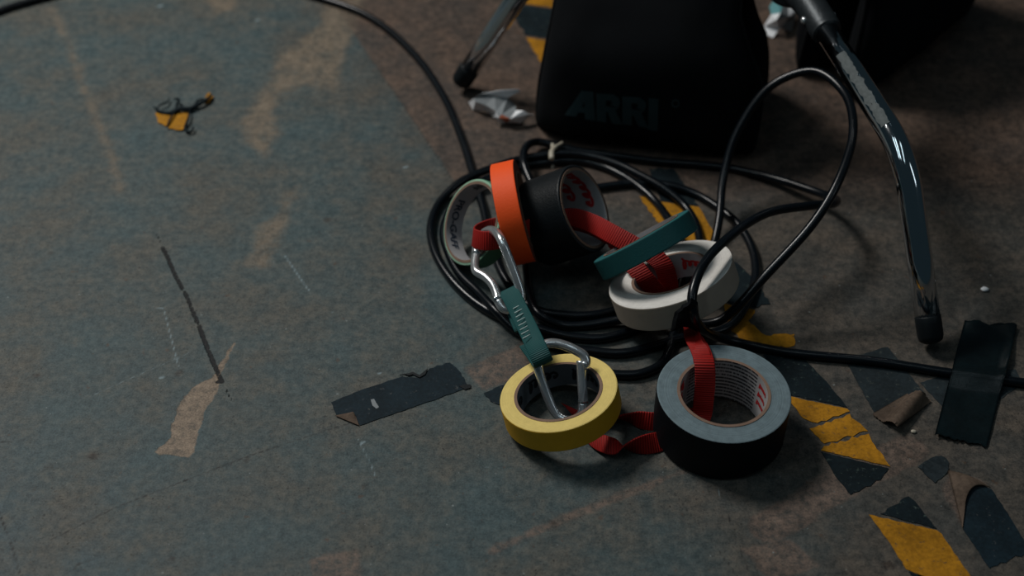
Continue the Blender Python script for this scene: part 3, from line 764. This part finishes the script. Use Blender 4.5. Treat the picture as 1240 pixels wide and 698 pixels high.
for k in range(8):
    t = k / 7; x, y = 626.5 + 11.5 * t, 372 + 36 * t; z = .0615 + .0075 * t
    a = un(x - 5.0, y + 2.2, z + .001); b = un(x + 4.0, y - 2.6, z + .001)
    lift = 0.0028
    V, Fc = tube([a + sv * lift, (a + b) / 2 + sv * lift, b + sv * lift], .00055, 6); mesh('stitching', V, Fc, M['stitch'], sl)

# ------------------------------------------------------------------ tape left on the floor
def jag(poly, step=.004, amp=.0005, torn=(), tamp=.0018, seed=0):
    P = [un(x, y, 0) for x, y in poly]; out = []; rnd = random.Random(seed)
    for i in range(len(P)):
        A, B = P[i], P[(i + 1) % len(P)]; d = B - A; L = d.length; n = max(1, int(L / step)); nn = Vector((-d.y, d.x, 0)).normalized()
        a = tamp if i in torn else amp
        for k in range(n):
            j = 0 if k == 0 else rnd.uniform(-a, a)
            out.append(A + d * (k / n) + nn * j)
    return out
def patch(name, poly, mat, parent=None, z0=.0002, th=.0005, torn=(), seed=1, label=None, cat='tape', zf=None, tamp=.0018):
    pts = jag(poly, torn=torn, seed=seed, tamp=tamp)
    bm = bmesh.new(); vs_ = [bm.verts.new((p.x, p.y, z0)) for p in pts]
    es = [bm.edges.new((vs_[i], vs_[(i + 1) % len(vs_)])) for i in range(len(vs_))]
    bmesh.ops.triangle_fill(bm, edges=es, use_beauty=True)
    for f in bm.faces:
        f.normal_update()
        if f.normal.z < 0: f.normal_flip()
    ex = bmesh.ops.extrude_face_region(bm, geom=bm.faces[:])
    for v in ex['geom']:
        if isinstance(v, bmesh.types.BMVert): v.co.z += th
    if zf:
        for v in bm.verts: v.co.z += zf(v.co)
    bmesh.ops.recalc_face_normals(bm, faces=bm.faces[:])
    me = bpy.data.meshes.new(name); bm.to_mesh(me); bm.free(); me.materials.append(mat)
    o = bpy.data.objects.new(name, me); COL.objects.link(o); place(o, parent)
    if label: tag(o, label, cat)
    return o
def sheet(name, quad, mat, parent, hf, nu=24, nv=16, th=.0006, jig=0.0, seed=0):
    """quad of floor pixels, hf(u,v)->height; a thin curled sheet with real thickness"""
    Q = [un(x, y, 0) for x, y in quad]; V = []; Fc = []; rnd = random.Random(seed)
    for s in (0, 1):
        for i in range(nu + 1):
            for j in range(nv + 1):
                u, v = i / nu, j / nv
                p = (Q[0] * (1 - u) + Q[1] * u) * (1 - v) + (Q[3] * (1 - u) + Q[2] * u) * v
                h = hf(u, v)
                dx = dy = 0
                if isinstance(h, tuple): h, dx, dy = h
                if j in (0, nv) and jig:
                    rr = random.Random(seed * 999 + i * 7 + j); dx += rr.uniform(-jig, jig); dy += rr.uniform(-jig, jig)
                V.append(Vector((p.x + dx, p.y + dy, h + s * th)))
    N = (nu + 1) * (nv + 1); idx = lambda s, i, j: s * N + i * (nv + 1) + j
    for i in range(nu):
        for j in range(nv):
            Fc.append((idx(1, i, j), idx(1, i + 1, j), idx(1, i + 1, j + 1), idx(1, i, j + 1)))
            Fc.append((idx(0, i, j), idx(0, i, j + 1), idx(0, i + 1, j + 1), idx(0, i + 1, j)))
    for i in range(nu):
        for j in (0, nv): Fc.append((idx(0, i, j), idx(0, i + 1, j), idx(1, i + 1, j), idx(1, i, j)))
    for j in range(nv):
        for i in (0, nu): Fc.append((idx(0, i, j), idx(0, i, j + 1), idx(1, i, j + 1), idx(1, i, j)))
    return mesh(name, V, Fc, mat, parent)

hz = empty('hazard_tape', un(930, 420, 0), 'long worn yellow and black hazard tape running from the coil past the wide grey-sided roll', 'hazard tape')
Y, K = M['hz_y'], M['hz_k']
for i, (poly, mt_, tn) in enumerate((
        ([(786, 205), (816, 205), (846, 250), (800, 244)], K, (0,)),
        ([(774, 238), (800, 245), (846, 251), (868, 288), (873, 304), (838, 310), (808, 284)], Y, (6,)),
        ([(838, 312), (873, 306), (896, 322), (914, 340), (933, 369), (912, 373), (876, 366)], K, (3, 4, 5)),
        ([(876, 368), (914, 376), (906, 389), (928, 407), (962, 405), (962, 419), (935, 422), (900, 414), (882, 396)], Y, (1, 2, 3, 4, 5, 6, 7)),
        ([(924, 430), (962, 428), (978, 440), (1000, 462), (1026, 494), (952, 478)], K, (0, 1)),
        ([(952, 480), (1026, 496), (1029, 499), (990, 513), (972, 507)], Y, (2, 3)),
        ([(980, 520), (991, 516), (1029, 502), (1036, 510), (1042, 514), (1051, 523), (998, 538)], Y, (0, 1, 2, 3, 4, 5)),
        ([(998, 541), (1052, 526), (1056, 536), (1066, 548), (1078, 566), (994, 546)], Y, (0, 1, 2)),
        ([(994, 548), (1076, 568), (1066, 582), (1048, 590), (1030, 600), (1012, 578)], K, (2, 3)))):
    patch('yellow_stripe' if mt_ is Y else 'black_stripe', poly, mt_, hz, torn=tn, seed=i + 1)
hz2 = empty('hazard_tape', un(1110, 660, 0), 'short hazard tape piece with one broad yellow band next to the dark blue-grey tape', 'hazard tape')
patch('black_stripe', [(1066, 623), (1100, 602), (1108, 608), (1134, 641)], K, hz2, torn=(0, 1), seed=21)
patch('yellow_stripe', [(1052, 624), (1134, 643), (1146, 657), (1190, 720), (1132, 708), (1097, 690), (1076, 656)], Y, hz2, torn=(1,), seed=22)
patch('black_stripe', [(1100, 693), (1190, 722), (1240, 780), (1170, 790)], K, hz2, seed=23)
hz3 = empty('hazard_tape', un(645, 30, 0), 'hazard tape end showing between the printed sandbag and the chrome leg', 'hazard tape')
patch('yellow_stripe', [(618, -14), (660, -30), (672, 10), (631, 4)], Y, hz3, seed=31)
patch('black_stripe', [(630, 6), (674, 12), (700, 52), (637, 43), (622, 22)], K, hz3, torn=(3,), seed=32)
patch('yellow_stripe', [(637, 46), (702, 55), (720, 110), (668, 98), (655, 76)], Y, hz3, torn=(4,), seed=33)

o = empty('floor_tape', un(1072, 460, 0), 'short worn grey tape with a curled brown end, crossed by the trailing cable', 'tape')
patch('tape_strip', [(1024, 438), (1062, 424), (1075, 421), (1120, 478), (1096, 488), (1060, 503)], M['old'], o, torn=(0, 1), seed=41)
def curl(u, v):
    t = max(0, (u - .55) / .45)
    return .0012 + .004 * u * v + .011 * sin(min(t, 1) * 2.2) * (1 if t > 0 else 0), -.006 * t * t, .006 * t * t
tag(sheet('curled_end', [(1056, 503), (1084, 526), (1127, 487), (1097, 479)], M['adh'], o, lambda u, v: (.0015 + .0095 * max(0, sin(pi * min(1, max(0, (v * .35 + u - .45) / .8)))), 0, 0), jig=.0008), 'curled brown adhesive side')
patch('floor_tape', [(1114, 464), (1160, 449), (1230, 448), (1238, 466), (1208, 486), (1142, 494)], M['old'], None, z0=.0001, th=.0003, seed=43, label='faint grey tape patch lying beneath the glossy black strip')
# glossy black strip over the cable
lp = [p for p in LEAD if un(1120, 0 + 448, 0).x - .05 < p.x < un(1240, 460, 0).x + .05]
def cab_d(p):
    best = 9
    for i in range(len(lp) - 1):
        a, b = Vector((lp[i].x, lp[i].y)), Vector((lp[i + 1].x, lp[i + 1].y)); d = b - a
        t = max(0, min(1, (Vector((p.x, p.y)) - a).dot(d) / max(d.length_squared, 1e-12))); best = min(best, (a + d * t - Vector((p.x, p.y))).length)
    return best
QG = [(1167, 392), (1231, 397), (1195, 543), (1131, 530)]
QW = [un(x, y, 0) for x, y in QG]
def drape(u, v):
    p = (QW[0] * (1 - u) + QW[1] * u) * (1 - v) + (QW[3] * (1 - u) + QW[2] * u) * v
    d = cab_d(p); r = CRD + .0006
    h = CRD + .0004 + sqrt(max(0, r * r - d * d)) if d < r * .8 else max(0, (CRD + r * .6) * (1 - (d - r * .8) / .015))
    h = max(h, .0009) + .0006 * noise.noise(p * 60) + .0006
    h += .004 * max(0, 1 - v / .10) * (.5 + .5 * sin(u * 9)) + .006 * max(0, u - .86) / .14 * max(0, 1 - abs(v - .3) / .25)
    if v > .93: h += .003 * (v - .93) / .07 * (1 - u)
    return h
tag(sheet('floor_tape', QG, M['gaff'], None, drape, 20, 60, .0004, jig=.0016, seed=5), 'wide glossy black tape strip holding down the trailing cable', 'tape')

o = empty('floor_tape', un(1200, 640, 0), 'dark blue-grey tape with a peeled brown corner beside the broad yellow band', 'tape')
patch('tape_strip', [(1169, 583), (1184, 584), (1201, 594), (1222, 626), (1245, 664), (1240, 672), (1198, 689), (1166, 641)], M['old_b'], o, torn=(4, 5), seed=51)
sheet('peeled_corner', [(1147, 571), (1199, 592), (1171, 586), (1165, 642)], M['adh'], o, lambda u, v: (.0012 + .0035 * sin(pi * u) * (1 - v) + .002 * v * u, 0, 0), 14, 12)
patch('floor_tape', [(1111, 566), (1128, 555), (1140, 553), (1149, 561), (1146, 574), (1132, 586)], M['old'], None, torn=(1, 2, 3), seed=53, label='small torn dark tape scrap beside the peeled brown corner', zf=lambda c: .002 * max(0, noise.noise(c * 120)))
V, Fc = tube([un(1130, 566, .003), un(1138, 563, .006), un(1147, 558, .004)], [.0012, .0022, .001], 8); 
o = empty('floor_tape', un(480, 480, 0), 'worn dark blue-grey tape strip with ragged edge left of the yellow roll', 'tape')
patch('tape_strip', [(401, 488), (440, 472), (487, 457), (512, 458), (520, 447), (545, 440), (558, 452), (568, 470), (545, 478), (500, 494), (436, 516), (428, 502), (408, 505)], M['old_b'], o, torn=(2, 3, 4, 5, 6), seed=61, tamp=.0012)
sheet('folded_corner', [(406, 505), (426, 501), (431, 506), (435, 517)], M['adh'], o, lambda u, v: (.0012 + .003 * sin(pi * v) * u, 0, 0), 8, 8)
patch('edge_tear', [(484, 456), (500, 455), (508, 459), (515, 455), (518, 448), (513, 452), (508, 456), (500, 452)], M['rubber'], o, z0=.0006, th=.0012, torn=(0, 2, 4, 6), seed=62)
patch('scuff_mark', [(449, 485), (453, 484), (459, 494), (456, 496), (451, 492)], M['paper_g'], o, z0=.0006, th=.0003, torn=(0, 1, 2, 3), seed=63)
patch('floor_tape', [(586, 477), (600, 470), (616, 465), (622, 482), (604, 491), (594, 487)], M['old_b'], None, torn=(0, 5, 4), seed=65, label='dark tape remnant half hidden by the yellow roll')
patch('tape_crumb', [(556, 469), (562, 467), (570, 467), (570, 471), (563, 473)], M['rubber'], None, th=.0012, torn=(0, 1, 2, 3, 4), seed=66, label='tiny black tape crumb by the brown glue patch', cat='crumb')

o = empty('tape_scrap', un(215, 140, 0), 'shredded scrap of orange-yellow and black tape alone on the painted floor', 'tape scrap')
patch('yellow_piece', [(188, 137), (206, 138), (230, 137), (227, 150), (222, 159), (205, 157), (192, 150)], M['hz_y'], o, torn=(0, 2, 3, 4, 5), seed=71, zf=lambda c: .002 * (.5 + noise.noise(c * 70)))
patch('yellow_piece', [(246, 123), (254, 114), (259, 119), (254, 127), (248, 127)], M['hz_y'], o, torn=(0, 1, 2), seed=72, z0=.002)
def strand(wp, r):
    P = [Vector(p) for p in crom([tuple(un(*p)) for p in wp], 5)]
    n_ = len(P); V, Fc = tube(P, [r * (.45 + .55 * sin(pi * (i + .5) / n_)) for i in range(n_)], 7); return mesh('black_shred', V, Fc, M['hz_k'], o)
strand([(187, 130, .004), (195, 136, .003), (206, 137, .003), (218, 132, .005), (230, 132, .004), (239, 127, .005), (250, 121, .006), (256, 115, .006)], .0030)
strand([(189, 134, .004), (194, 127, .006), (202, 124, .005), (205, 119, .003)], .0012)
strand([(212, 136, .004), (214, 128, .006), (216, 120, .007), (211, 120, .005)], .0019)
strand([(214, 132, .004), (206, 144, .005), (202, 154, .003)], .0013)
strand([(230, 133, .005), (228, 143, .006), (224, 156, .003), (229, 160, .003), (233, 158, .004), (234, 153, .005)], .0017)
strand([(235, 127, .005), (241, 121, .004), (248, 120, .003)], .0013)

# ------------------------------------------------------------------ crumpled paper and specks
def crumple(name, label, pts, tris, mats, mi):
    V = [un(x, y, z) for x, y, z in pts]
    base = sum((Vector((v.x, v.y, 0)) for v in V), Vector()) / len(V)
    o = mesh(name, V, tris, mats, None, mi, smooth=False)
    for v in o.data.vertices: v.co -= base
    o.location = base
    s = o.modifiers.new('thickness', 'SOLIDIFY'); s.thickness = .0006
    tag(o, label, 'wrapper'); return o
W = [(568, 124, .004), (574, 119, .020), (584, 113, .026), (606, 109, .030), (628, 108, .026), (630, 111, .022), (614, 119, .018), (599, 116, .022), (573, 133, .001), (588, 134, .002), (597, 139, .001), (601, 135, .014), (588, 127, .016), (576, 123, .018),
     (604, 143, .012), (596, 141, .014), (606, 150, .001), (614, 149, .002), (625, 134, .018), (640, 138, .016), (646, 139, .010), (630, 149, .004), (618, 144, .014), (624, 128, .008), (608, 139, .016), (634, 134, .020)]
T = [(0, 1, 13), (1, 2, 7), (1, 7, 12), (1, 12, 13), (2, 3, 7), (3, 4, 6), (3, 6, 7), (4, 5, 6), (0, 13, 8), (13, 12, 9), (13, 9, 8), (12, 11, 10), (12, 10, 9), (7, 11, 12), (7, 6, 11), (6, 23, 24), (6, 24, 11), (23, 18, 24), (11, 24, 14), (11, 14, 10), (14, 15, 16), (14, 16, 17), (14, 17, 22), (24, 18, 22), (24, 22, 14), (18, 25, 22), (25, 19, 22), (19, 20, 21), (19, 21, 22), (22, 21, 17)]
MI = [0, 1, 1, 1, 0, 0, 0, 0, 0, 0, 0, 0, 0, 1, 1, 1, 1, 1, 1, 0, 0, 0, 2, 1, 2, 0, 0, 0, 0, 0]
crumple('paper_wrapper', 'crumpled white and grey wrapper lying left of the printed sandbag', W, T, [M['paper'], M['paper_g'], M['paper_o']], MI)
W2 = [(932, 8, .018), (940, -4, .030), (952, -8, .028), (966, -2, .020), (966, 12, .016), (955, 20, .022), (945, 16, .030), (934, 18, .026), (925, 32, .008), (927, 42, .002), (936, 46, .001), (944, 34, .010), (951, 26, .016), (962, 24, .010), (958, 38, .001), (940, 24, .026)]
T2 = [(0, 1, 6), (1, 2, 6), (2, 5, 6), (2, 3, 5), (3, 4, 5), (0, 6, 7), (6, 15, 7), (7, 15, 8), (15, 11, 8), (8, 11, 9), (9, 11, 10), (15, 12, 11), (6, 5, 15), (5, 12, 15), (5, 4, 13), (5, 13, 12), (12, 13, 14), (12, 14, 11)]
MI2 = [2, 2, 1, 0, 0, 2, 0, 0, 0, 0, 0, 0, 1, 0, 1, 1, 1, 1]
crumple('paper_wrapper', 'crumpled white and teal paper between the two sandbags', W2, T2, [M['paper'], M['paper_g'], M['paper_t']], MI2)
def speck(name, label, px, py, r, mat, seed):
    bm = bmesh.new(); bmesh.ops.create_icosphere(bm, subdivisions=2, radius=r); c = un(px, py, 0)
    for v in bm.verts: v.co = Vector((v.co.x * 1.25, v.co.y * .9, (v.co.z * .6 + r * .55))) + noise.noise_vector(v.co * 300 + Vector((seed, 0, 0))) * r * .25
    me = bpy.data.meshes.new(name); bm.to_mesh(me); bm.free(); me.materials.append(mat)
    for p in me.polygons: p.use_smooth = True
    o = bpy.data.objects.new(name, me); COL.objects.link(o); o.location = c; tag(o, label, 'crumb')
speck('plaster_crumb', 'white crumb on bare floor right of the near chrome leg', 1192, 352, .0033, M['paper'], 1)
speck('plaster_crumb', 'small pale crumb below the curled brown tape end', 1106, 524, .0022, M['tie'], 2)
